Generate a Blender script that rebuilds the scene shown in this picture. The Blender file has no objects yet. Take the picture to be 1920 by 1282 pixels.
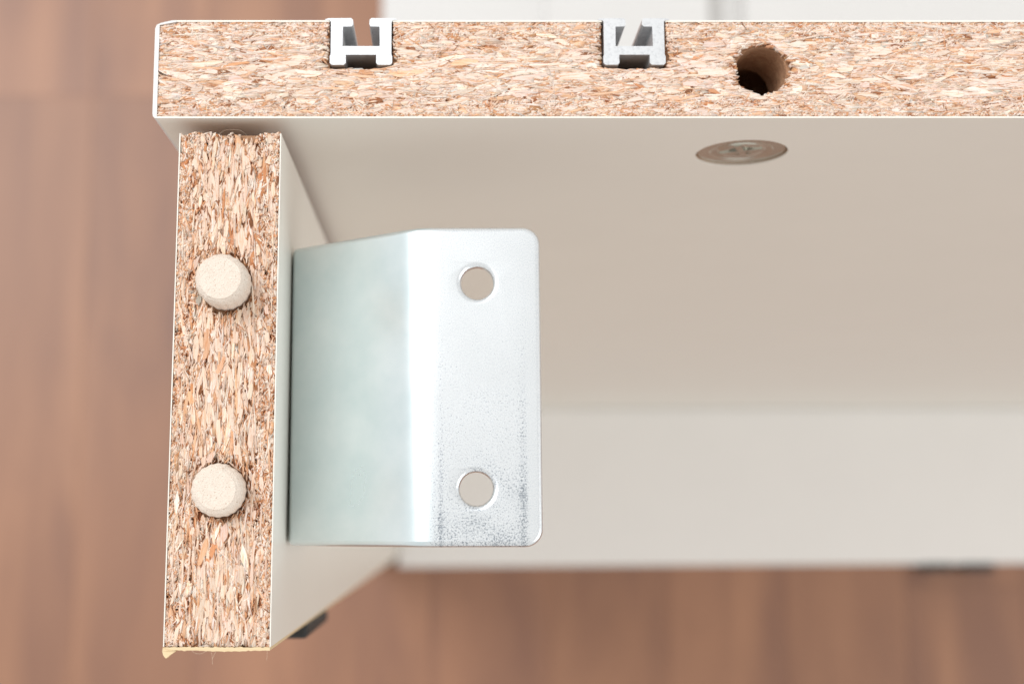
import bpy, bmesh, math
import numpy as np
from mathutils import Vector, Matrix
from mathutils.geometry import tessellate_polygon

# ------------------------------------------------------------------ camera, world, light, exposure
MM = 0.001
H = 530.0                      # height of the sawn board ends above the floor, mm
sc = bpy.context.scene
COL = sc.collection

cam_d = bpy.data.cameras.new('camera')
cam = bpy.data.objects.new('camera', cam_d)
COL.objects.link(cam)
cam.location = (45.62 * MM, -62.72 * MM, (193.58 + H) * MM)
cam.rotation_euler = (0.1403, -0.0044, -0.0016)
cam_d.sensor_width = 36.0
cam_d.lens = 45.0
cam_d.shift_x = 0.0605
cam_d.shift_y = 0.0
cam_d.clip_start = 0.01
cam_d.clip_end = 50.0
cam_d.dof.use_dof = True
cam_d.dof.focus_distance = 0.1945
cam_d.dof.aperture_fstop = 12.5
sc.camera = cam

w = bpy.data.worlds.new('World')
sc.world = w
w.use_nodes = True
bg = w.node_tree.nodes['Background']
bg.inputs['Color'].default_value = (1.0, 0.985, 0.965, 1)
bg.inputs['Strength'].default_value = 0.80


def area(name, loc, target, size, size_y, power, col):
    l = bpy.data.lights.new(name, 'AREA')
    l.shape = 'RECTANGLE'
    l.size, l.size_y, l.energy, l.color = size, size_y, power, col
    o = bpy.data.objects.new(name, l)
    COL.objects.link(o)
    o.location = loc
    o.rotation_euler = (Vector(target) - Vector(loc)).to_track_quat('-Z', 'Y').to_euler()
    return o


area('window_light', (-0.95, 0.75, 2.0), (0.05, 0.05, 0.45), 1.15, 1.4, 32, (0.97, 0.985, 1.0))
area('side_window_light', (1.5, -0.75, 1.25), (0.05, -0.04, 0.45), 1.0, 0.8, 9.0, (0.96, 0.985, 1.0))

sc.view_settings.view_transform = 'Standard'
sc.view_settings.look = 'None'
sc.view_settings.exposure = 0.0
sc.view_settings.gamma = 1.0
sc.view_settings.use_curve_mapping = False
sc.render.engine = 'CYCLES'
sc.cycles.use_denoising = True
sc.cycles.max_bounces = 10
sc.cycles.diffuse_bounces = 6
sc.cycles.glossy_bounces = 5

rng = np.random.default_rng(7)


# ------------------------------------------------------------------ helpers
def P(x, y, z):
    return (x * MM, y * MM, (z + H) * MM)


def tag(o, label=None, cat=None, group=None, kind=None):
    if label: o['label'] = label
    if cat: o['category'] = cat
    if group: o['group'] = group
    if kind: o['kind'] = kind
    return o


def empty(name, loc, label=None, cat=None, group=None):
    o = bpy.data.objects.new(name, None)
    COL.objects.link(o)
    o.location = loc
    o.empty_display_size = 0.01
    return tag(o, label, cat, group)


def link(name, me, mat=None, parent=None):
    o = bpy.data.objects.new(name, me)
    COL.objects.link(o)
    if mat and not me.materials: me.materials.append(mat)
    if parent:
        o.parent = parent
        o.matrix_parent_inverse = Matrix.Translation(parent.location).inverted()
    return o


def mesh_from_bm(bm, name):
    bmesh.ops.recalc_face_normals(bm, faces=bm.faces[:])
    me = bpy.data.meshes.new(name)
    bm.to_mesh(me)
    bm.free()
    return me


def add_box(bm, x0, x1, y0, y1, z0, z1):
    vs = [bm.verts.new(P(x, y, z)) for x in (x0, x1) for y in (y0, y1) for z in (z0, z1)]
    for f in ((0, 1, 3, 2), (4, 6, 7, 5), (0, 4, 5, 1), (2, 3, 7, 6), (0, 2, 6, 4), (1, 5, 7, 3)):
        bm.faces.new([vs[i] for i in f])
    return vs


def box(name, b, mat, parent=None, bevel=0.0, seg=2):
    bm = bmesh.new()
    add_box(bm, *b)
    if bevel:
        bmesh.ops.bevel(bm, geom=bm.edges[:], offset=bevel * MM, segments=seg, affect='EDGES', profile=0.5)
    return link(name, mesh_from_bm(bm, name), mat, parent)


def prism(bm, pts, z0, z1):
    lo = [bm.verts.new(P(x, y, z0)) for x, y in pts]
    hi = [bm.verts.new(P(x, y, z1)) for x, y in pts]
    n = len(pts)
    for t in tessellate_polygon([[Vector((x, y, 0)) for x, y in pts]]):   # in millimetres, so thin profiles fill cleanly
        bm.faces.new([hi[k] for k in t])
        bm.faces.new([lo[k] for k in t[::-1]])
    for i in range(n):
        bm.faces.new((lo[i], lo[(i + 1) % n], hi[(i + 1) % n], hi[i]))


def cylinder_mesh(center, axis, r, length, seg=48):
    bm = bmesh.new()
    bmesh.ops.create_cone(bm, cap_ends=True, segments=seg, radius1=r * MM, radius2=r * MM, depth=length * MM)
    q = Vector((0, 0, 1)).rotation_difference(Vector(axis))
    bm.transform(Matrix.Translation(P(*center)) @ q.to_matrix().to_4x4())
    return mesh_from_bm(bm, 'cutter')


def cut(o, cutters):
    """Boolean difference, baked into the object's mesh."""
    tmp = []
    for cme in cutters:
        c = bpy.data.objects.new('cutter', cme)
        COL.objects.link(c)
        m = o.modifiers.new('cut', 'BOOLEAN')
        m.operation = 'DIFFERENCE'
        m.solver = 'EXACT'
        m.object = c
        tmp.append(c)
    bpy.context.view_layer.update()
    me = bpy.data.meshes.new_from_object(o.evaluated_get(bpy.context.evaluated_depsgraph_get()))
    o.modifiers.clear()
    o.data = me
    for c in tmp:
        bpy.data.objects.remove(c)


def smooth(me, on=True):
    me.polygons.foreach_set('use_smooth', [on] * len(me.polygons))


# ------------------------------------------------------------------ materials
def mat(name):
    m = bpy.data.materials.new(name)
    m.use_nodes = True
    nt = m.node_tree
    b = nt.nodes['Principled BSDF']
    return m, nt, b


def N(nt, kind, **kw):
    n = nt.nodes.new(kind)
    for k, v in kw.items():
        setattr(n, k, v)
    return n


def noise(nt, vec, scale, detail=4, rough=0.6, dist=0.0):
    n = N(nt, 'ShaderNodeTexNoise')
    n.inputs['Scale'].default_value = scale
    n.inputs['Detail'].default_value = detail
    n.inputs['Roughness'].default_value = rough
    n.inputs['Distortion'].default_value = dist
    nt.links.new(vec, n.inputs['Vector'])
    return n.outputs['Fac']


def coords(nt, scale=(1, 1, 1), which='Object'):
    tc = N(nt, 'ShaderNodeTexCoord')
    mp = N(nt, 'ShaderNodeMapping')
    mp.inputs['Scale'].default_value = scale
    nt.links.new(tc.outputs[which], mp.inputs['Vector'])
    return mp.outputs['Vector']


def ramp(nt, fac, stops):
    r = N(nt, 'ShaderNodeValToRGB')
    e = r.color_ramp.elements
    while len(e) < len(stops): e.new(0.5)
    for el, (p, c) in zip(e, stops):
        el.position = p
        el.color = (*c, 1) if len(c) == 3 else c
    nt.links.new(fac, r.inputs['Fac'])
    return r.outputs['Color']


def mix(nt, fac, a, b, mode='MIX'):
    m = N(nt, 'ShaderNodeMix', data_type='RGBA', blend_type=mode)
    for sock, v in ((m.inputs['Factor'], fac), (m.inputs['A'], a), (m.inputs['B'], b)):
        if hasattr(v, 'links'): nt.links.new(v, sock)
        elif isinstance(v, (int, float)): sock.default_value = v
        else: sock.default_value = (*v, 1)
    return m.outputs['Result']


def math_node(nt, op, a, b=0.0, clamp=False):
    m = N(nt, 'ShaderNodeMath', operation=op, use_clamp=clamp)
    for i, v in enumerate((a, b)):
        if hasattr(v, 'links'): nt.links.new(v, m.inputs[i])
        else: m.inputs[i].default_value = v
    return m.outputs[0]


def bump(nt, b, h, strength, dist):
    n = N(nt, 'ShaderNodeBump')
    n.inputs['Strength'].default_value = strength
    n.inputs['Distance'].default_value = dist
    nt.links.new(h, n.inputs['Height'])
    nt.links.new(n.outputs['Normal'], b.inputs['Normal'])


def laminate(name, c, rough=0.38):
    m, nt, b = mat(name)
    v = coords(nt)
    n1 = noise(nt, v, 30, 3)
    nt.links.new(mix(nt, n1, tuple(x * 0.97 for x in c), tuple(min(1, x * 1.02) for x in c)), b.inputs['Base Color'])
    b.inputs['Roughness'].default_value = rough
    b.inputs['Specular IOR Level'].default_value = 0.4
    bump(nt, b, noise(nt, v, 2500, 2), 0.12, 0.0001)
    return m


M_LAM = laminate('white_laminate', (0.81, 0.776, 0.702))
M_LAM2 = laminate('white_laminate_cool', (0.815, 0.788, 0.757))
M_EDGE = laminate('white_edge_band', (0.72, 0.71, 0.69), 0.45)
M_WHITE = laminate('white_board', (0.70, 0.69, 0.675), 0.5)


def chip_material(name, colour_from_object, axis):
    m, nt, b = mat(name)
    if colour_from_object:
        oi = N(nt, 'ShaderNodeObjectInfo')
        base = oi.outputs['Color']
    else:
        at = N(nt, 'ShaderNodeAttribute')
        at.attribute_name = 'chip_colour'
        base = at.outputs['Color']
    g = N(nt, 'ShaderNodeNewGeometry')
    mp = N(nt, 'ShaderNodeMapping')
    mp.inputs['Scale'].default_value = (330, 4200, 900) if axis == 'x' else (4200, 330, 900)
    nt.links.new(g.outputs['Position'], mp.inputs['Vector'])
    fib = noise(nt, mp.outputs['Vector'], 1.0, 5, 0.65, 0.3)
    mp2 = N(nt, 'ShaderNodeMapping')
    mp2.inputs['Scale'].default_value = (900, 1500, 900) if axis == 'x' else (1500, 900, 900)
    nt.links.new(g.outputs['Position'], mp2.inputs['Vector'])
    spk = noise(nt, mp2.outputs['Vector'], 1.0, 4, 0.7)
    c = mix(nt, ramp(nt, fib, ((0.32, (0, 0, 0)), (0.52, (1, 1, 1)))), mix(nt, 1.0, base, (0.88, 0.66, 0.47), 'MULTIPLY'), base)
    c = mix(nt, ramp(nt, spk, ((0.27, (1, 1, 1)), (0.37, (0, 0, 0)))), c, mix(nt, 1.0, c, (0.72, 0.42, 0.24), 'MULTIPLY'))
    nt.links.new(c, b.inputs['Base Color'])
    b.inputs['Roughness'].default_value = 0.8
    b.inputs['Specular IOR Level'].default_value = 0.2
    bump(nt, b, math_node(nt, 'ADD', fib, spk), 0.8, 0.00012)
    return m


M_CHIP_AX = chip_material('wood_chip_lengthwise', True, 'x')
M_FILL_AX = chip_material('wood_particles_lengthwise', False, 'x')
M_CHIP_BY = chip_material('wood_chip_crosswise', True, 'y')
M_FILL_BY = chip_material('wood_particles_crosswise', False, 'y')


def core_material():
    m, nt, b = mat('raw_chipboard')
    v = coords(nt, (350, 700, 350))
    vo = N(nt, 'ShaderNodeTexVoronoi')
    vo.inputs['Scale'].default_value = 1.0
    nt.links.new(v, vo.inputs['Vector'])
    nz = noise(nt, coords(nt, (900, 900, 900)), 1.0, 5, 0.65)
    c = mix(nt, nz, (0.30, 0.14, 0.07), (0.62, 0.40, 0.24))
    c = mix(nt, math_node(nt, 'MULTIPLY', vo.outputs['Distance'], 0.5, True), c, (0.25, 0.10, 0.045))
    nt.links.new(c, b.inputs['Base Color'])
    b.inputs['Roughness'].default_value = 0.85
    bump(nt, b, nz, 1.0, 0.0004)
    return m


M_CORE = core_material()


def wood_material(name, c1, c2, scale, rough=0.6):
    m, nt, b = mat(name)
    n1 = noise(nt, coords(nt, scale), 1.0, 5, 0.65, 0.4)
    nt.links.new(mix(nt, n1, c1, c2), b.inputs['Base Color'])
    b.inputs['Roughness'].default_value = rough
    bump(nt, b, n1, 0.5, 0.00015)
    return m


def dowel_material():
    m, nt, b = mat('beech_dowel')
    v = coords(nt)
    n1 = noise(nt, v, 700, 5, 0.7)
    c = mix(nt, n1, (0.69, 0.575, 0.475), (0.82, 0.73, 0.635))
    pores = noise(nt, v, 3600, 2, 0.6)
    c = mix(nt, ramp(nt, pores, ((0.27, (1, 1, 1)), (0.36, (0, 0, 0)))), c, (0.42, 0.25, 0.15))
    nt.links.new(c, b.inputs['Base Color'])
    b.inputs['Roughness'].default_value = 0.8
    bump(nt, b, math_node(nt, 'ADD', n1, pores), 0.75, 0.0003)
    return m


M_DOWEL = dowel_material()
M_VENEER = wood_material('pale_veneer', (0.62, 0.45, 0.24), (0.78, 0.62, 0.40), (300, 2500, 600))
M_FIBRE = laminate('loose_fibre', (0.75, 0.62, 0.48), 0.7)


def aluminium():
    m, nt, b = mat('milled_aluminium')
    v = coords(nt)
    n1 = noise(nt, v, 1500, 4, 0.7)
    nt.links.new(mix(nt, ramp(nt, n1, ((0.30, (0, 0, 0)), (0.52, (1, 1, 1)))), (0.56, 0.57, 0.585), (0.70, 0.71, 0.72)), b.inputs['Base Color'])
    b.inputs['Metallic'].default_value = 0.85
    b.inputs['Roughness'].default_value = 0.5
    bump(nt, b, n1, 0.35, 0.0001)
    return m


M_ALU = aluminium()


def zinc():
    """Zinc-plated steel: pale blue-grey, blotchy passivation, scuff specks on the face, a dark reflection painted in as denser specks at the lower end."""
    m, nt, b = mat('zinc_plated_steel')
    v = coords(nt)                              # object origin = middle of the bracket's face
    sep = N(nt, 'ShaderNodeSeparateXYZ')
    nt.links.new(v, sep.inputs[0])
    x, y = sep.outputs['X'], sep.outputs['Y']
    blot = noise(nt, v, 90, 4, 0.6)
    base = mix(nt, ramp(nt, blot, ((0.35, (0, 0, 0)), (0.68, (1, 1, 1)))), (0.70, 0.805, 0.83), (0.80, 0.875, 0.895))
    # speck density: scuffs, plus a dark reflection painted in towards the lower end, only on the flat face (x > -9 mm), extra along two lines
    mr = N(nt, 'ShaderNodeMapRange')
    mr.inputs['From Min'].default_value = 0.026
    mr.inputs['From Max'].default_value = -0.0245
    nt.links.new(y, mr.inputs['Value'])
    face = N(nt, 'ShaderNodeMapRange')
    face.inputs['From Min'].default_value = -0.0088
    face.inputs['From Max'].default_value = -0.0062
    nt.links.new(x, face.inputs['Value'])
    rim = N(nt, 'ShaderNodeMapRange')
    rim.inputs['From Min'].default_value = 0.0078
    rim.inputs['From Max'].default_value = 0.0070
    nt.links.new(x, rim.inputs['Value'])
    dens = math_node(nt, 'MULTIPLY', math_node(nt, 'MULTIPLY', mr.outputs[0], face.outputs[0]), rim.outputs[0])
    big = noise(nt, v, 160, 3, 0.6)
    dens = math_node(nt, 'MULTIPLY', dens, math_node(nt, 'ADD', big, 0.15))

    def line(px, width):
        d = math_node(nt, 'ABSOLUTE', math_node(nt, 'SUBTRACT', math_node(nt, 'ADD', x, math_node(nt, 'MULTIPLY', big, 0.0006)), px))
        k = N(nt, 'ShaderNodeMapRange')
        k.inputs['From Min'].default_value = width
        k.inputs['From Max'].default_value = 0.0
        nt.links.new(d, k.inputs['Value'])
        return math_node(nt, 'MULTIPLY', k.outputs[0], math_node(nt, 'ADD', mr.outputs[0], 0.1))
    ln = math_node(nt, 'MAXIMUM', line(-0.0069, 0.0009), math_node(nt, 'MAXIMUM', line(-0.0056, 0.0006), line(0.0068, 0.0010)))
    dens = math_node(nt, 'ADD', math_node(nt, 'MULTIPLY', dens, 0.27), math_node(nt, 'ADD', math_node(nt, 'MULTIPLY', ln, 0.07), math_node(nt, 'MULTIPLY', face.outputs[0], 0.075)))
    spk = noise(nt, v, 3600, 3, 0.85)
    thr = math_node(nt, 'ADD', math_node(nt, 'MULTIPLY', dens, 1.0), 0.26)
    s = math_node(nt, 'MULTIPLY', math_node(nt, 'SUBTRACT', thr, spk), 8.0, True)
    base = mix(nt, math_node(nt, 'MULTIPLY', face.outputs[0], 0.6), base, (0.86, 0.885, 0.90))  # the flat face's brighter reflection, painted into its base colour
    grain = noise(nt, v, 6000, 2, 0.8)
    base = mix(nt, math_node(nt, 'MULTIPLY', face.outputs[0], 0.8), base, mix(nt, ramp(nt, grain, ((0.34, (0, 0, 0)), (0.58, (1, 1, 1)))), (0.68, 0.725, 0.76), (0.93, 0.95, 0.96)))
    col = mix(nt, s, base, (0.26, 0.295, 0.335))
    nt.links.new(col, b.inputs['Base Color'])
    b.inputs['Metallic'].default_value = 0.9
    nt.links.new(math_node(nt, 'ADD', math_node(nt, 'MULTIPLY', blot, 0.08), 0.25), b.inputs['Roughness'])
    bump(nt, b, math_node(nt, 'ADD', noise(nt, v, 5200, 2, 0.7), math_node(nt, 'MULTIPLY', s, -0.6)), 0.22, 0.00005)
    return m


M_ZINC = zinc()


def simple(name, c, rough, metal=0.0, bscale=900, bstr=0.2):
    m, nt, b = mat(name)
    v = coords(nt)
    n1 = noise(nt, v, bscale, 3)
    nt.links.new(mix(nt, n1, tuple(x * 0.85 for x in c), tuple(min(1, x * 1.12) for x in c)), b.inputs['Base Color'])
    b.inputs['Roughness'].default_value = rough
    b.inputs['Metallic'].default_value = metal
    bump(nt, b, n1, bstr, 0.0001)
    return m


M_CAM = simple('nickel_zamak', (0.60, 0.585, 0.51), 0.2, 0.75, 260, 1.0)
M_PAD = simple('black_plastic', (0.018, 0.018, 0.018), 0.6)


def floor_material():
    m, nt, b = mat('brown_laminate_plank')
    oi = N(nt, 'ShaderNodeObjectInfo')
    add = N(nt, 'ShaderNodeVectorMath', operation='ADD')
    tc = N(nt, 'ShaderNodeTexCoord')
    sc_ = N(nt, 'ShaderNodeVectorMath', operation='SCALE')
    cmb = N(nt, 'ShaderNodeCombineXYZ')
    for i in range(3): nt.links.new(oi.outputs['Random'], cmb.inputs[i])
    nt.links.new(cmb.outputs[0], sc_.inputs[0])
    sc_.inputs['Scale'].default_value = 7.0
    nt.links.new(tc.outputs['Object'], add.inputs[0])
    nt.links.new(sc_.outputs[0], add.inputs[1])
    mp = N(nt, 'ShaderNodeMapping')
    mp.inputs['Scale'].default_value = (26, 4.5, 1)
    nt.links.new(add.outputs[0], mp.inputs['Vector'])
    n1 = noise(nt, mp.outputs['Vector'], 1.0, 4, 0.55, 0.5)
    mp2 = N(nt, 'ShaderNodeMapping')
    mp2.inputs['Scale'].default_value = (260, 9, 1)
    nt.links.new(add.outputs[0], mp2.inputs['Vector'])
    n2 = noise(nt, mp2.outputs['Vector'], 1.0, 4, 0.6)
    c = ramp(nt, n1, ((0.28, (0.22, 0.108, 0.070)), (0.5, (0.325, 0.16, 0.092)), (0.72, (0.42, 0.212, 0.118))))
    c = mix(nt, math_node(nt, 'MULTIPLY', n2, 0.35), c, (0.22, 0.10, 0.065))
    hv = N(nt, 'ShaderNodeHueSaturation')
    nt.links.new(c, hv.inputs['Color'])
    mr = N(nt, 'ShaderNodeMapRange')
    mr.inputs['To Min'].default_value = 0.93
    mr.inputs['To Max'].default_value = 1.07
    nt.links.new(oi.outputs['Random'], mr.inputs['Value'])
    nt.links.new(mr.outputs[0], hv.inputs['Value'])
    nt.links.new(hv.outputs[0], b.inputs['Base Color'])
    b.inputs['Roughness'].default_value = 0.42
    bump(nt, b, n2, 0.15, 0.0002)
    return m


M_FLOOR = floor_material()
M_JOINT = simple('floor_joint', (0.10, 0.05, 0.035), 0.8)

# ------------------------------------------------------------------ floor
fl = empty('floor', (0, 0, 0))
tag(fl, 'brown streaky laminate floor far below the boards', None, None, 'structure')
box('underlay', (-1500, 1700, -1500, 1700, -H - 12, -H - 2.0), M_JOINT, fl)
pw, plen = 66.0, 420.0
shared = {}
for i in range(-20, 24):
    x0 = -160.0 + i * pw
    if x0 < -1400 or x0 > 1500: continue
    off = 185.0 + (0 if i == -1 else [0, 137, 283, 61, 210, 349][i % 6])
    j = -5
    for j in range(-4, 4):
        y0 = off + j * plen
        if 'plank' not in shared:
            bm = bmesh.new()
            vs = []
            for xx in (0.06, pw - 0.06):
                for yy in (0.06, plen - 0.06):
                    for zz in (-8.0, 0.0):
                        vs.append(bm.verts.new((xx * MM, yy * MM, zz * MM)))
            for f in ((0, 1, 3, 2), (4, 6, 7, 5), (0, 4, 5, 1), (2, 3, 7, 6), (0, 2, 6, 4), (1, 5, 7, 3)):
                bm.faces.new([vs[k] for k in f])
            bmesh.ops.bevel(bm, geom=[e for e in bm.edges if all(v.co.z > -0.001 for v in e.verts)], offset=0.0001, segments=1, affect='EDGES')
            shared['plank'] = mesh_from_bm(bm, 'plank')
        o = link('plank', shared['plank'], M_FLOOR, None)
        o.parent = fl
        o.location = (x0 * MM, y0 * MM, 0)

# ------------------------------------------------------------------ white boards lying behind the panel
wb = [('white_board', (10, 640, 70, 900, -H, -H + 16), 'large white board lying on the floor under the two narrower ones'),
      ('white_board', (103.8, 196.1, 76, 880, -H + 16.2, -H + 32.2), 'narrow white board on the larger white board, left of the grey gap'),
      ('white_board', (216.4, 560, 76, 880, -H + 16.2, -H + 32.2), 'wide white board on the larger white board, right of the grey gap')]
for n, b_, lab in wb:
    o = box(n, b_, M_WHITE, None, 0.6)
    tag(o, lab, 'board', 'white boards lying behind the panel')

# ------------------------------------------------------------------ wood chips
PAL_A = [((0.81, 0.655, 0.555), 42), ((0.845, 0.735, 0.65), 28), ((0.78, 0.52, 0.355), 19), ((0.64, 0.34, 0.19), 8), ((0.36, 0.16, 0.08), 3), ((0.60, 0.565, 0.52), 1.5)]
PAL_B = [((0.775, 0.60, 0.48), 38), ((0.835, 0.71, 0.615), 29), ((0.74, 0.455, 0.285), 18), ((0.56, 0.265, 0.13), 11), ((0.30, 0.125, 0.06), 5), ((0.44, 0.415, 0.37), 1.5)]
PAL_DEEP = [((0.72, 0.42, 0.23), 55), ((0.80, 0.55, 0.36), 30), ((0.46, 0.21, 0.10), 15)]  # orange glow of light scattered in the crevices, put into the chip colour


def pick(pal, n, r):
    wts = np.array([p[1] for p in pal], float)
    c = np.array([p[0] for p in pal])[r.choice(len(pal), n, p=wts / wts.sum())]
    return np.clip(c * r.normal(1.0, 0.07, (n, 1)) * r.normal(1.0, 0.014, (n, 3)), 0.02, 0.92)


K = 9


def chip_outline(n, r):
    """(n, K, 2) irregular elongated outlines, half-length and half-width 1"""
    a = np.linspace(0, 2 * np.pi, K, endpoint=False)[None] + r.uniform(-0.3, 0.3, (n, K))
    c, s = np.cos(a), np.sin(a)
    rad = r.uniform(0.6, 1.15, (n, K))
    ex = np.sign(c) * np.abs(c) ** r.uniform(0.6, 1.7, (n, 1))
    ey = np.sign(s) * np.abs(s) ** r.uniform(0.5, 1.5, (n, 1))
    return np.stack([ex * rad, ey * rad], -1)


def particles(u, v, hl, hw, ang, z0, tilt, r, lim, inside):
    """u, v = centres; returns verts (n,2K+1,3), keep mask; coordinates: u along the board, v across, z up; mm"""
    n = len(u)
    o = chip_outline(n, r)
    lu = o[:, :, 0] * hl[:, None]
    lv = o[:, :, 1] * hw[:, None]
    ca, sa = np.cos(ang)[:, None], np.sin(ang)[:, None]
    du, dv = lu * ca - lv * sa, lu * sa + lv * ca
    zt = z0[:, None] + du * tilt[:, :1] + dv * tilt[:, 1:] + r.normal(0, 0.018, (n, K))
    zt = np.minimum(zt, 0.04 + r.uniform(-0.05, 0.04, (n, K)))
    U, V = u[:, None] + du, v[:, None] + dv
    keep = ~inside(U, V, r).any(1)
    U = np.clip(U, lim[0], lim[1])
    V = np.clip(V, lim[2], lim[3])
    top = np.stack([U, V, zt], -1)
    ctr = np.stack([U.mean(1), V.mean(1), zt.mean(1) + r.uniform(-0.02, 0.02, n)], -1)[:, None]
    bot = np.stack([u[:, None] + (U - u[:, None]) * 0.86, v[:, None] + (V - v[:, None]) * 0.86, np.minimum(zt - 0.4, -0.9)], -1)
    return np.concatenate([top, bot, ctr], 1), keep


def particle_mesh(name, verts, cols):
    n = len(verts)
    i = np.arange(K)
    j = (i + 1) % K
    fan = np.stack([i, j, np.full(K, 2 * K)], -1)
    s1 = np.stack([i, K + i, K + j], -1)
    s2 = np.stack([i, K + j, j], -1)
    f = np.concatenate([fan, s1, s2])
    F = (f[None] + (np.arange(n) * (2 * K + 1))[:, None, None]).reshape(-1)
    nf = len(F) // 3
    me = bpy.data.meshes.new(name)
    me.vertices.add(n * (2 * K + 1))
    me.vertices.foreach_set('co', verts.reshape(-1).astype(np.float32))
    me.loops.add(nf * 3)
    me.loops.foreach_set('vertex_index', F.astype(np.int32))
    me.polygons.add(nf)
    me.polygons.foreach_set('loop_start', np.arange(0, nf * 3, 3, dtype=np.int32))
    at = me.attributes.new('chip_colour', 'FLOAT_COLOR', 'POINT')
    c4 = np.concatenate([cols, np.ones((n, 1))], 1)
    at.data.foreach_set('color', np.repeat(c4, 2 * K + 1, 0).reshape(-1).astype(np.float32))
    me.update()
    me.validate()
    return me


# shared meshes for the big chips that are objects of their own (unit half-length and half-width, mm thickness)
def big_chip_meshes(count, r):
    out = []
    for k in range(count):
        kk = 12
        a = np.linspace(0, 2 * np.pi, kk, endpoint=False) + r.uniform(-0.2, 0.2, kk)
        c, s = np.cos(a), np.sin(a)
        rad = r.uniform(0.66, 1.12, kk)
        p, q = r.uniform(0.5, 1.5), r.uniform(0.4, 1.2)
        x = np.sign(c) * np.abs(c) ** p * rad
        y = np.sign(s) * np.abs(s) ** q * rad + r.normal(0, 0.3) * x * x
        bm = bmesh.new()
        top = [bm.verts.new((x[i], y[i], r.normal(0, 0.02))) for i in range(kk)]
        inn = [bm.verts.new((x[i] * r.uniform(0.45, 0.8), y[i] * r.uniform(0.3, 0.7), r.normal(0.0, 0.02))) for i in range(kk)]
        bot = [bm.verts.new((x[i] * 0.92, y[i] * 0.9, -0.8)) for i in range(kk)]
        for i in range(kk):
            j = (i + 1) % kk
            bm.faces.new((top[i], top[j], inn[j], inn[i]))
            bm.faces.new((bot[i], bot[j], top[j], top[i]))
        bm.faces.new(inn)
        bmesh.ops.triangulate(bm, faces=bm.faces[:])
        out.append(mesh_from_bm(bm, 'wood_chip'))
    return out


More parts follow.
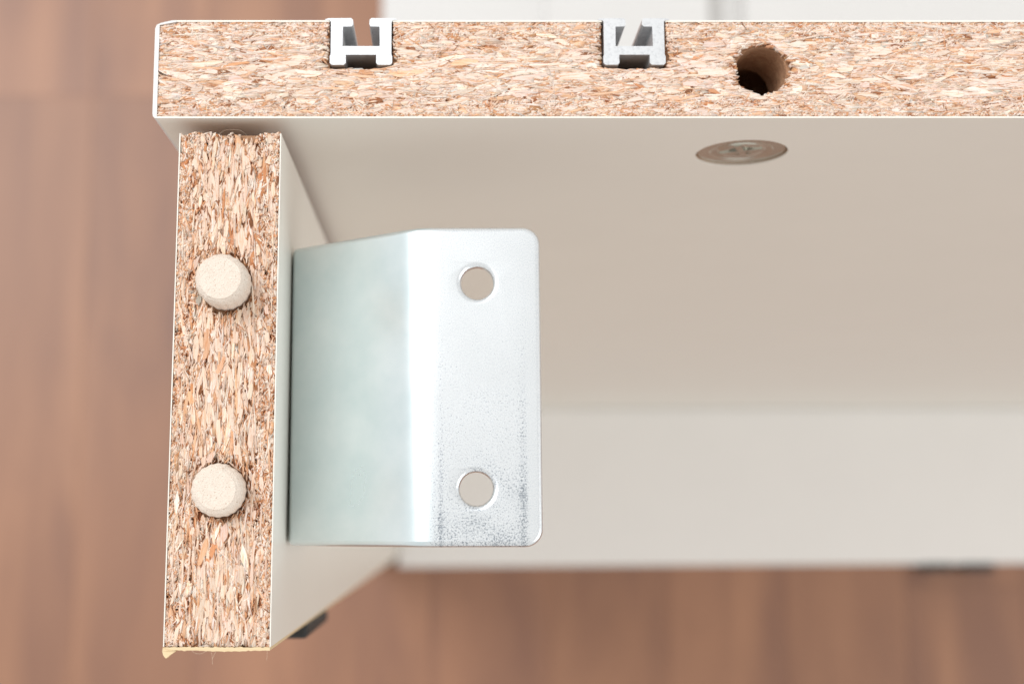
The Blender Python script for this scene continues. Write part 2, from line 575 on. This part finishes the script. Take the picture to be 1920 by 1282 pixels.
def chipboard_face(parent, L, T, forbid, to_world, pal, m_chip, m_fill, seed, raw0=False, dense=1.0, vis=None, depth=1.0, coarse=1.0):
    """L length (u), T thickness (v). to_world(u, v) -> x, y and the face's chip direction angle."""
    r = np.random.default_rng(seed)
    lim = (-0.35 if raw0 else 0.02, L - 0.02, 0.02, T - 0.02)
    allv, allc = [], []

    ph = r.uniform(0, 6.28, (14, 3))
    fq = np.stack([r.uniform(0.25, 1.7, 14), r.uniform(0.5, 3.2, 14)], -1) * r.choice([-1, 1], (14, 2))

    def loose(u, v):
        q = sum(np.sin(fq[k, 0] * u + fq[k, 1] * v + ph[k, 0]) for k in range(14)) / 14 ** 0.5
        return q * 0.7

    def layer(n, vfun, hl, hw, asig, zr, tl, pal_):
        u = r.uniform(0, L, n)
        if raw0: u[: n // 60] = r.uniform(-0.1, 0.6, n // 60)
        v = vfun(n)
        ok = (v > 0.02) & (v < T - 0.02)
        u, v = u[ok], v[ok]
        n = len(u)
        a = r.uniform(*hl, n) * r.lognormal(0, 0.35, n)
        bw = r.uniform(*hw, n) * r.lognormal(0, 0.25, n)
        ang = r.normal(0, asig, n)
        z0 = zr[0] - np.abs(r.normal(0, zr[1], n))
        cl = np.clip(loose(u, v) * 2.0 - 0.75, 0, 1)          # looser, browner patches of crumbs
        z0 = z0 - cl * r.uniform(0, 0.5, n) * depth
        V, keep = particles(u, v, a, np.minimum(bw, a), ang, z0, r.normal(0, tl, (n, 2)), r, lim, forbid)
        allv.append(V[keep])
        dark = (cl * r.uniform(0.2, 1.0, n))[:, None]
        allc.append((pick(pal_, n, r) * (1 - dark * np.array([0.14, 0.34, 0.48])))[keep])
    ar = L * T * dense
    core_v = lambda n: np.clip(r.normal(0.5 * T, 0.23 * T, n), 0.05 * T, 0.95 * T)
    skin_v = lambda n: np.where(r.random(n) < 0.5, np.abs(r.normal(0, 0.12 * T, n)), T - np.abs(r.normal(0, 0.12 * T, n)))
    any_v = lambda n: r.uniform(0, T, n)
    layer(int(ar * 1.3), any_v, (0.5, 1.6), (0.3, 0.7), 0.35, (-0.45 * depth, 0.2), 0.05, PAL_DEEP)      # what shows at the bottom of the crevices
    layer(int(ar * 3.4), skin_v, (0.25, 0.7), (0.14, 0.32), 0.6, (-0.12, 0.09), 0.05, pal)
    layer(int(ar * 1.2), core_v, (0.9, 3.0), (0.2 * coarse, 0.55 * coarse), 0.2, (-0.10, 0.12 * depth), 0.045, pal)
    layer(int(ar * 2.6), core_v, (0.45, 1.7), (0.07, 0.2), 0.32, (-0.02, 0.13 * depth), 0.09, pal)
    layer(int(ar * 0.3), core_v, (1.4, 3.4), (0.06, 0.17), 0.13, (0.03, 0.06), 0.03, pal[:3])
    layer(int(ar * 3.4), skin_v, (0.12, 0.45), (0.06, 0.15), 0.7, (-0.02, 0.08), 0.08, pal)
    layer(int(ar * 1.6), any_v, (0.25, 0.9), (0.035, 0.09), 0.7, (0.04, 0.09), 0.10, pal)
    V = np.concatenate(allv)
    Cc = np.concatenate(allc)
    x, y = to_world(V[..., 0], V[..., 1])
    W = np.stack([x * MM, y * MM, (V[..., 2] + H) * MM], -1)
    loc = np.array(parent.location)
    me = particle_mesh('chip_particles', W - loc, Cc)
    o = bpy.data.objects.new('chip_particles', me)
    COL.objects.link(o)
    me.materials.append(m_fill)
    o.parent = parent
    tag(o, None, None, None, 'stuff')
    # the large chips
    meshes = big_chip_meshes(28, r)
    placed = 0
    tries = 0
    Lv = vis or L
    pts = []
    while placed < 300 and tries < 20000:
        tries += 1
        u, v = r.uniform(0.0 if raw0 else 1.0, Lv), float(np.clip(r.normal(0.5 * T, 0.2 * T), 0.9, T - 0.9))
        mid = 1 - abs(v / T - 0.5) * 1.2
        a = r.uniform(0.9, 3.6) * mid * (0.8 + 0.2 * coarse)
        bw = min(r.uniform(0.16, 0.58) * (0.5 + 0.6 * mid) * coarse, a * 0.5)
        ang = r.normal(0, 0.16)
        cs, sn = math.cos(ang), math.sin(ang)
        th = np.linspace(0, 2 * np.pi, 10)
        eu = u + a * 1.1 * np.cos(th) * cs - bw * 1.15 * np.sin(th) * sn
        ev = v + a * 1.1 * np.cos(th) * sn + bw * 1.15 * np.sin(th) * cs
        if (ev < 0.15).any() or (ev > T - 0.15).any() or (eu > L - 0.1).any() or (eu < (-0.3 if raw0 else 0.15)).any(): continue
        if forbid(eu[None], ev[None], None).any(): continue
        if any((u - q[0]) ** 2 / (q[2] + a) ** 2 + (v - q[1]) ** 2 / (q[3] + bw) ** 2 < 0.42 for q in pts): continue
        pts.append((u, v, a, bw))
        m_ = meshes[int(r.integers(len(meshes)))]
        if not m_.materials: m_.materials.append(m_chip)
        c = bpy.data.objects.new('wood_chip', m_)
        COL.objects.link(c)
        c.parent = parent
        x, y = to_world(u, v)
        x2, y2 = to_world(u + 0.01, v)
        dirang = math.atan2(y2 - y, x2 - x)
        flip = 1.0
        xa, ya = to_world(u, v + 0.01)
        if (x2 - x) * (ya - y) - (y2 - y) * (xa - x) < 0: flip = -1.0
        c.rotation_euler = (r.normal(0, 0.04), r.normal(0, 0.02), dirang + flip * ang)
        c.location = Vector(P(x, y, 0.03 - abs(r.normal(0, 0.07)))) - Vector(parent.location)
        c.scale = (a * MM, bw * MM, MM)
        col = pick(pal[:4] + pal[5:] if r.random() < 0.3 else pal[:1], 1, r)[0]
        c.color = (*col, 1)
        placed += 1
    return placed


# ------------------------------------------------------------------ wide panel with the two rails (its sawn end faces up)
LA = 620.0
GR = [(27.55, 37.5), (70.65, 80.7)]
GB = 8.15
HX, HY, HR = 95.85, 8.0, 4.05
panel = empty('wide_panel', P(0, 8, -H))
tag(panel, 'white chipboard panel with two grooves and a drilled hole in its sawn end', 'panel')
bm = bmesh.new()
prof = [(0.7, 0.25), (LA, 0.25), (LA, 15.75)]
for a, b_ in GR[::-1]:
    prof += [(b_, 15.75), (b_, GB), (a, GB), (a, 15.75)]
prof += [(3.4, 15.75), (0.7, 15.2)]
prism(bm, prof, -H, -1.25)
core = link('core', mesh_from_bm(bm, 'core'), M_CORE, panel)
cut(core, [cylinder_mesh((HX, HY, -15), (0, 0, 1), HR, 40), cylinder_mesh((96.7, 4, -19.4), (0, 1, 0), 7.75, 20)])
inner = box('inner_laminate', (0.66, LA, 0.0, 0.25, -H, 0.0), M_LAM, panel)
cut(inner, [cylinder_mesh((96.7, 0, -19.4), (0, 1, 0), 7.75, 6)])
for a, b_ in ((3.4, GR[0][0]), (GR[0][1], GR[1][0]), (GR[1][1], LA)):
    box('outer_laminate', (a, b_, 15.75, 16.0, -H, 0.0), M_LAM, panel)
bm = bmesh.new()
prism(bm, [(0.35, 0.0), (0.66, 0.0), (0.68, 0.25), (0.68, 15.22), (3.4, 15.76), (3.4, 16.0), (2.6, 15.96), (0.9, 15.55), (0.25, 15.25), (0.0, 14.6), (0.0, 0.7), (0.08, 0.3)], -H, 0.02)
link('edge_band', mesh_from_bm(bm, 'edge_band'), M_EDGE, panel)
# raised collar of the drilled hole: ragged rim chips come from the face itself


def forbid_A(U, V, r):
    x, y = U + 0.7, V + 0.25
    bad = np.zeros(U.shape, bool)
    jit = 0.0 if r is None else r.uniform(-0.1, 0.28, (U.shape[0], 1))
    for a, b_ in GR:
        bad |= (x > a + np.minimum(jit, 0.05)) & (x < b_ - np.minimum(jit, 0.05)) & (y > GB + jit)
    bad |= (x - HX) ** 2 + (y - HY) ** 2 < (HR - jit * 1.2) ** 2
    bad |= (y > 15.2 + (x - 1.0) * 0.2)
    return bad


chipboard_face(panel, 199.0, 15.5, forbid_A, lambda u, v: (u + 0.7, v + 0.25), PAL_A, M_CHIP_AX, M_FILL_AX, 11, vis=142.0, coarse=1.22)


# ------------------------------------------------------------------ narrow board with the dowels
BX, BY, TB, HB, AB = 4.32, -2.44, 15.87, 78.9, -0.0033
ca, sa = math.cos(AB), math.sin(AB)


def Bw(u, v):                       # u down the board, v across its thickness
    return BX + v + u * sa, BY - u * ca + v * sa


board = empty('narrow_board', P(*Bw(HB / 2, TB / 2), -H))
tag(board, 'narrow white chipboard board standing upright with its raw sawn end facing up', 'board')


def bprism(name, u0, u1, v0, v1, z0, z1, m):
    bm = bmesh.new()
    prism(bm, [Bw(u, v) for u, v in ((u0, v0), (u1, v0), (u1, v1), (u0, v1))][::-1], z0, z1)
    return link(name, mesh_from_bm(bm, name), m, board)


bprism('core', 0.0, HB - 0.6, 0.16, TB - 0.16, -H, -1.25, M_CORE)
bprism('laminate', 0.05, HB - 0.6, 0.0, 0.16, -H, 0.0, M_LAM)
bprism('laminate', 0.0, HB - 0.6, TB - 0.16, TB, -H, 0.0, M_LAM)
# pale edge strip along the lower edge with a torn corner
bm = bmesh.new()
rr = np.random.default_rng(3)
vs = np.linspace(-0.02, TB - 0.1, 46)
outer = [Bw(HB - 0.02 + rr.normal(0, 0.03) - 0.06 * math.sin(t * 0.5), t) for t in vs]
innr = [Bw(HB - 0.56 + rr.normal(0, 0.045), t) for t in vs]
prism(bm, innr + outer[::-1], -H, 0.02)
edge = link('edge_strip', mesh_from_bm(bm, 'edge_strip'), M_VENEER, board)
bm = bmesh.new()
tear = [(HB - 0.5, 0.0), (HB - 0.1, 0.9), (HB + 0.0, 1.9), (HB + 0.25, 1.55), (HB + 0.6, 1.05), (HB + 1.05, 0.55), (HB + 0.9, 0.35), (HB + 0.55, 0.08), (HB + 0.1, -0.06)]
prism(bm, [Bw(u, v) for u, v in tear], -1.6, 0.12)
for v_ in bm.verts:
    if v_.co.z > (H - 0.5) * MM: v_.co.z += rr.normal(0, 0.12) * MM
tr = link('torn_splinter', mesh_from_bm(bm, 'torn_splinter'), M_VENEER, edge)
tr.parent = edge
tr.matrix_parent_inverse = Matrix.Identity(4)
tr.location = (0, 0, 0)

D1 = (12.05, -26.4)
D2 = (11.9, -57.85)
DR = 4.0


def forbid_B(U, V, r):
    x, y = Bw(U, V + 0.16)
    jit = 0.0 if r is None else r.uniform(-0.05, 0.1, (U.shape[0], 1))
    bad = np.zeros(U.shape, bool)
    for d in (D1, D2):
        bad |= (x - d[0]) ** 2 + (y - d[1]) ** 2 < (DR + 0.02 - jit) ** 2
    if r is not None:           # the broken-out edge next to the panel
        lip = 0.25 + 0.35 * np.sin(V * 1.7) * np.sin(V * 0.61 + 1.0)
        bad |= U < lip - 0.45 + np.where((V > 9.5) & (V < 11.6), 0.8, 0.0)
    return bad


chipboard_face(board, HB - 0.6, TB - 0.32, forbid_B, lambda u, v: Bw(u, v + 0.16), PAL_B, M_CHIP_BY, M_FILL_BY, 23, raw0=True, dense=0.9, depth=1.6, coarse=1.0)


def pad(name, x0, x1, y0, y1, z0, z1, parent):
    return box(name, (x0, x1, y0, y1, z0, z1), M_PAD, parent, 0.7, 3)


pad('foot_pad', 4.6, 20.1, -84.0, -81.32, -92.0, -50.0, board)
pad('foot_pad', 4.6, 20.1, -84.0, -81.32, -510.0, -468.0, board)


def fibre(pts, parent, r=0.011):
    cu = bpy.data.curves.new('fibre', 'CURVE')
    cu.dimensions = '3D'
    cu.bevel_depth = r * MM
    cu.bevel_resolution = 1
    s = cu.splines.new('NURBS')
    s.points.add(len(pts) - 1)
    s.use_endpoint_u = True
    for p_, q in zip(s.points, pts): p_.co = (*P(*q), 1)
    cu.materials.append(M_FIBRE)
    o = bpy.data.objects.new('fibre', cu)
    me = bpy.data.meshes.new_from_object(o)
    bpy.data.objects.remove(o)
    return link('fibre', me, M_FIBRE, parent)


fibre([(6.6, -2.9, -.2), (7.0, -2.2, .2), (7.9, -1.95, .3), (8.6, -2.7, .1)], board, 0.009)
fibre([(10.4, -2.8, -.2), (11.0, -1.9, .3), (12.6, -2.15, .4), (14.0, -1.85, .3), (15.0, -3.0, 0)], board, 0.009)
fibre([(8.3, -81.2, 0), (8.8, -81.9, .2), (9.8, -81.9, .3), (10.6, -81.3, 0)], board)
fibre([(10.9, -81.2, 0), (11.6, -81.7, .2), (11.3, -82.4, .2), (11.5, -83.3, .1)], board)
fibre([(12, -81.2, 0), (11.6, -81.9, .2), (11.4, -82.6, .1)], board)
fibre([(19.4, -81.3, 0), (19.5, -82, 0), (19.4, -82.7, 0)], board, 0.012)

# ------------------------------------------------------------------ board at the bottom
foot = empty('bottom_board', P(200, -43, -H))
tag(foot, 'blurred white board lying flat at the bottom between the panel and the narrow board', 'board')
bm = bmesh.new()
aC = 0.005
prism(bm, [(20.6, -0.4 + 20 * aC), (20.6, -86.5 + 20 * aC), (LA, -86.5 + LA * aC * 0.8), (LA, -0.4)], -H, -512.5)
bmesh.ops.bevel(bm, geom=bm.edges[:], offset=0.4 * MM, segments=2, affect='EDGES')
link('slab', mesh_from_bm(bm, 'slab'), M_LAM2, foot)
pad('foot_pad', 306, 322, -89.2, -84.9, -526, -512.0, foot)
pad('foot_pad', 328, 345, -89.2, -84.8, -526, -512.0, foot)

# ------------------------------------------------------------------ aluminium rails
half = [(2.4, 10.29), (2.4, 8.95), (2.7, 8.65), (4.6, 8.65), (4.9, 8.95), (4.92, 10.0), (4.78, 10.35), (4.78, 15.72), (5.0, 16.0), (5.68, 16.03), (5.72, 16.12), (5.2, 16.3),
        (1.6, 16.32), (1.32, 16.05), (1.28, 15.3), (1.5, 14.95), (2.9, 14.92), (2.95, 11.7)]
for cx, lab in ((32.55, 'silver aluminium rail profile in the groove nearest the panel corner'),
                (75.68, 'silver aluminium rail profile in the groove nearest the drilled hole')):
    bm = bmesh.new()
    pts = [(cx + a, b_) for a, b_ in half] + [(cx - a, b_) for a, b_ in half[::-1]]
    prism(bm, pts, -H + 0.5, 0.1)
    me = mesh_from_bm(bm, 'aluminium_rail')
    o = link('aluminium_rail', me, M_ALU)
    tag(o, lab, 'rail', 'aluminium rails in the panel')

# ------------------------------------------------------------------ cam lock
cam_l = empty('cam_lock', P(96.7, 0.3, -19.4))
tag(cam_l, 'round metal cam lock set flush into the inner face of the panel', 'cam lock')


def disc_ring(bm, prof, seg=48):
    """lathe around the y axis through (96.7, ., -19.4): prof = (radius, y)"""
    rings = []
    for rad, y in prof:
        if rad < 1e-6:
            rings.append([bm.verts.new(P(96.7, y, -19.4))])
        else:
            rings.append([bm.verts.new(P(96.7 + rad * math.cos(t), y, -19.4 + rad * math.sin(t))) for t in np.linspace(0, 2 * math.pi, seg, endpoint=False)])
    for A, B_ in zip(rings, rings[1:]):
        for i in range(seg):
            j = (i + 1) % seg
            if len(B_) == 1: bm.faces.new((A[i], A[j], B_[0]))
            else: bm.faces.new((A[i], A[j], B_[j], B_[i]))


bm = bmesh.new()
disc_ring(bm, [(7.55, 3.6), (7.55, 0.6), (7.4, 0.4), (5.4, 0.42), (5.1, 0.6), (4.1, 0.66), (3.8, 0.45), (3.3, 0.4), (2.2, 0.45), (1.9, 1.7), (0, 2.0)])
o = link('disc', mesh_from_bm(bm, 'disc'), M_CAM, cam_l)
bm = bmesh.new()
for ang in (0.4, 0.4 + math.pi / 2):
    pts = []
    for sx, sz in ((-3.6, -.55), (3.6, -.55), (3.6, .55), (-3.6, .55)):
        pts.append((96.7 + sx * math.cos(ang) - sz * math.sin(ang), -19.4 + sx * math.sin(ang) + sz * math.cos(ang)))
    lo = [bm.verts.new(P(x, 0.43, z)) for x, z in pts]
    hi = [bm.verts.new(P(x, 0.2 + (0.02 if ang > 1 else 0), z)) for x, z in pts]
    bm.faces.new(hi)
    for i in range(4): bm.faces.new((lo[i], lo[(i + 1) % 4], hi[(i + 1) % 4], hi[i]))
link('cross_slot', mesh_from_bm(bm, 'cross_slot'), M_CAM, cam_l)

# ------------------------------------------------------------------ dowels
for (dx, dy), h1, h2, rt, seed, lab in ((D1, 4.0, 5.2, 3.15, 1, 'beech dowel standing taller, in the narrow board nearer the wide panel'),
                                        (D2, 2.2, 3.3, 2.9, 2, 'beech dowel standing lower, in the narrow board farther from the wide panel')):
    r = np.random.default_rng(seed)
    bm = bmesh.new()
    seg = 120
    jl = np.repeat(r.normal(0, 0.03, 20), 6)
    rings = []
    for rad, z, fl_ in ((DR, -12, 1), (DR, h1 - 0.5, 1), (DR - 0.1, h1, 0.9), (DR - 0.42 * (DR - rt), h1 + (h2 - h1) * 0.5, 0.6), (rt, h2, 0.3)):
        ring = []
        for i in range(seg):
            t = 2 * math.pi * i / seg
            q = rad * (1 - fl_ * (0.028 * (1 - math.cos(2 * math.pi * 20 * i / seg)) * 0.5)) + jl[i] * (1 if z > 0 else 0)
            ring.append(bm.verts.new((q * math.cos(t) * MM, q * math.sin(t) * MM, (z + r.normal(0, 0.012 if z > 0 else 0)) * MM)))
        rings.append(ring)
    for A, B_ in zip(rings, rings[1:]):
        for i in range(seg):
            bm.faces.new((A[i], A[(i + 1) % seg], B_[(i + 1) % seg], B_[i]))
    bm.faces.new(rings[-1])
    me = mesh_from_bm(bm, 'wooden_dowel')
    o = link('wooden_dowel', me, M_DOWEL)
    o.location = P(dx, dy, 0)
    tag(o, lab, 'dowel', 'dowels in the narrow board')

# ------------------------------------------------------------------ zinc-plated bracket
TH = 2.0
BR_Y0, BR_Y1 = -66.3, -17.4
s_flat = 14.6                                  # flat face, then an eased bend, a sloping face and a flange against the board
A1 = math.radians(36.5)
L_bend = 8.4
x_start = 60.45
R2 = 1.6
x_face = 20.42
x_b = x_face + R2 * (1 - math.sin(A1))
NB = 240
tb = (np.arange(NB) + 0.5) / NB
ab = A1 * (tb - np.sin(2 * np.pi * tb) / (2 * np.pi))
bx_tab = np.concatenate([[0], np.cumsum(np.cos(ab))]) * L_bend / NB
bz_tab = np.concatenate([[0], np.cumsum(np.sin(ab))]) * L_bend / NB
x_a, z_a = x_start - s_flat - bx_tab[-1], -bz_tab[-1]
L_slope = (x_a - x_b) / math.cos(A1)
L_back = 30.0
S1 = s_flat
S2 = S1 + L_bend
S3 = S2 + L_slope
S4 = S3 + R2 * (math.pi / 2 - A1)
S5 = S4 + L_back


def bend(s, t):
    """s along the plate, t depth below the outer surface -> x, z"""
    if s <= S1: x, z, a = x_start - s, 0.0, 0.0
    elif s <= S2:
        q = (s - S1) / L_bend
        a = A1 * (q - math.sin(2 * math.pi * q) / (2 * math.pi))
        x = x_start - S1 - float(np.interp(q * NB, np.arange(NB + 1), bx_tab))
        z = -float(np.interp(q * NB, np.arange(NB + 1), bz_tab))
    elif s <= S3:
        a = A1
        x = x_a - (s - S2) * math.cos(A1)
        z = z_a - (s - S2) * math.sin(A1)
    else:
        xs, zs = x_b, z_a - L_slope * math.sin(A1)
        if s <= S4:
            a = A1 + (s - S3) / R2
            x = xs - R2 * (math.sin(a) - math.sin(A1))
            z = zs - R2 * (math.cos(A1) - math.cos(a))
        else:
            a = math.pi / 2
            x = xs - R2 * (1 - math.sin(A1))
            z = zs - R2 * math.cos(A1) - (s - S4)
    return x + t * math.sin(a), z - t * math.cos(a)


cu = bpy.data.curves.new('plate', 'CURVE')
cu.dimensions = '2D'
cu.fill_mode = 'BOTH'
bev = 0.85
cu.extrude = TH / 2 - bev
cu.bevel_depth = bev
cu.bevel_resolution = 3
cu.offset = -bev


def spline(pts):
    s = cu.splines.new('POLY')
    s.points.add(len(pts) - 1)
    for p_, q in zip(s.points, pts): p_.co = (q[0], q[1], 0, 1)
    s.use_cyclic_u = True


def rounded(x0, x1, y0, y1, rad):
    out = []
    for cx, cy, a0 in ((x1 - rad, y1 - rad, 0), (x0 + rad, y1 - rad, 90), (x0 + rad, y0 + rad, 180), (x1 - rad, y0 + rad, 270)):
        for k in range(9):
            t = math.radians(a0 + k * 90 / 8)
            out.append((cx + rad * math.cos(t), cy + rad * math.sin(t)))
    return out


spline(rounded(0, S5, BR_Y0, BR_Y1, 2.7))
HOLES = [(x_start - 50.72, -26.2, 2.45), (x_start - 50.45, -57.65, 2.5)]
for hx, hy, hr in HOLES:
    spline([(hx + hr * math.cos(-t), hy + hr * math.sin(-t)) for t in np.linspace(0, 2 * math.pi, 48, endpoint=False)])
tmp = bpy.data.objects.new('tmp', cu)
COL.objects.link(tmp)
bpy.context.view_layer.update()
me0 = bpy.data.meshes.new_from_object(tmp.evaluated_get(bpy.context.evaluated_depsgraph_get()))
bpy.data.objects.remove(tmp)
bm = bmesh.new()
bm.from_mesh(me0)
bmesh.ops.remove_doubles(bm, verts=bm.verts[:], dist=1e-4)
cuts = list(np.linspace(S1, S2, 41)) + list(np.linspace(S3, S4, 13)) + [4.0, 14.5]
for s in cuts:
    bmesh.ops.bisect_plane(bm, geom=bm.verts[:] + bm.edges[:] + bm.faces[:], plane_co=(s, 0, 0), plane_no=(1, 0, 0))
bmesh.ops.recalc_face_normals(bm, faces=bm.faces[:])
OX, OY = 51.0, (BR_Y0 + BR_Y1) / 2
for v_ in bm.verts:
    s, y, c = v_.co
    x, z = bend(s, TH / 2 - c)
    v_.co = ((x - OX) * MM, (y - OY) * MM, z * MM)
me = mesh_from_bm(bm, 'corner_bracket')
smooth(me)
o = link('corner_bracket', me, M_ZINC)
o.location = P(OX, OY, 0)
wn = o.modifiers.new('weighted', 'WEIGHTED_NORMAL')
wn.mode = 'FACE_AREA'
wn.weight = 80
tag(o, 'bent zinc-plated steel bracket with two round holes on the side of the narrow board', 'bracket')
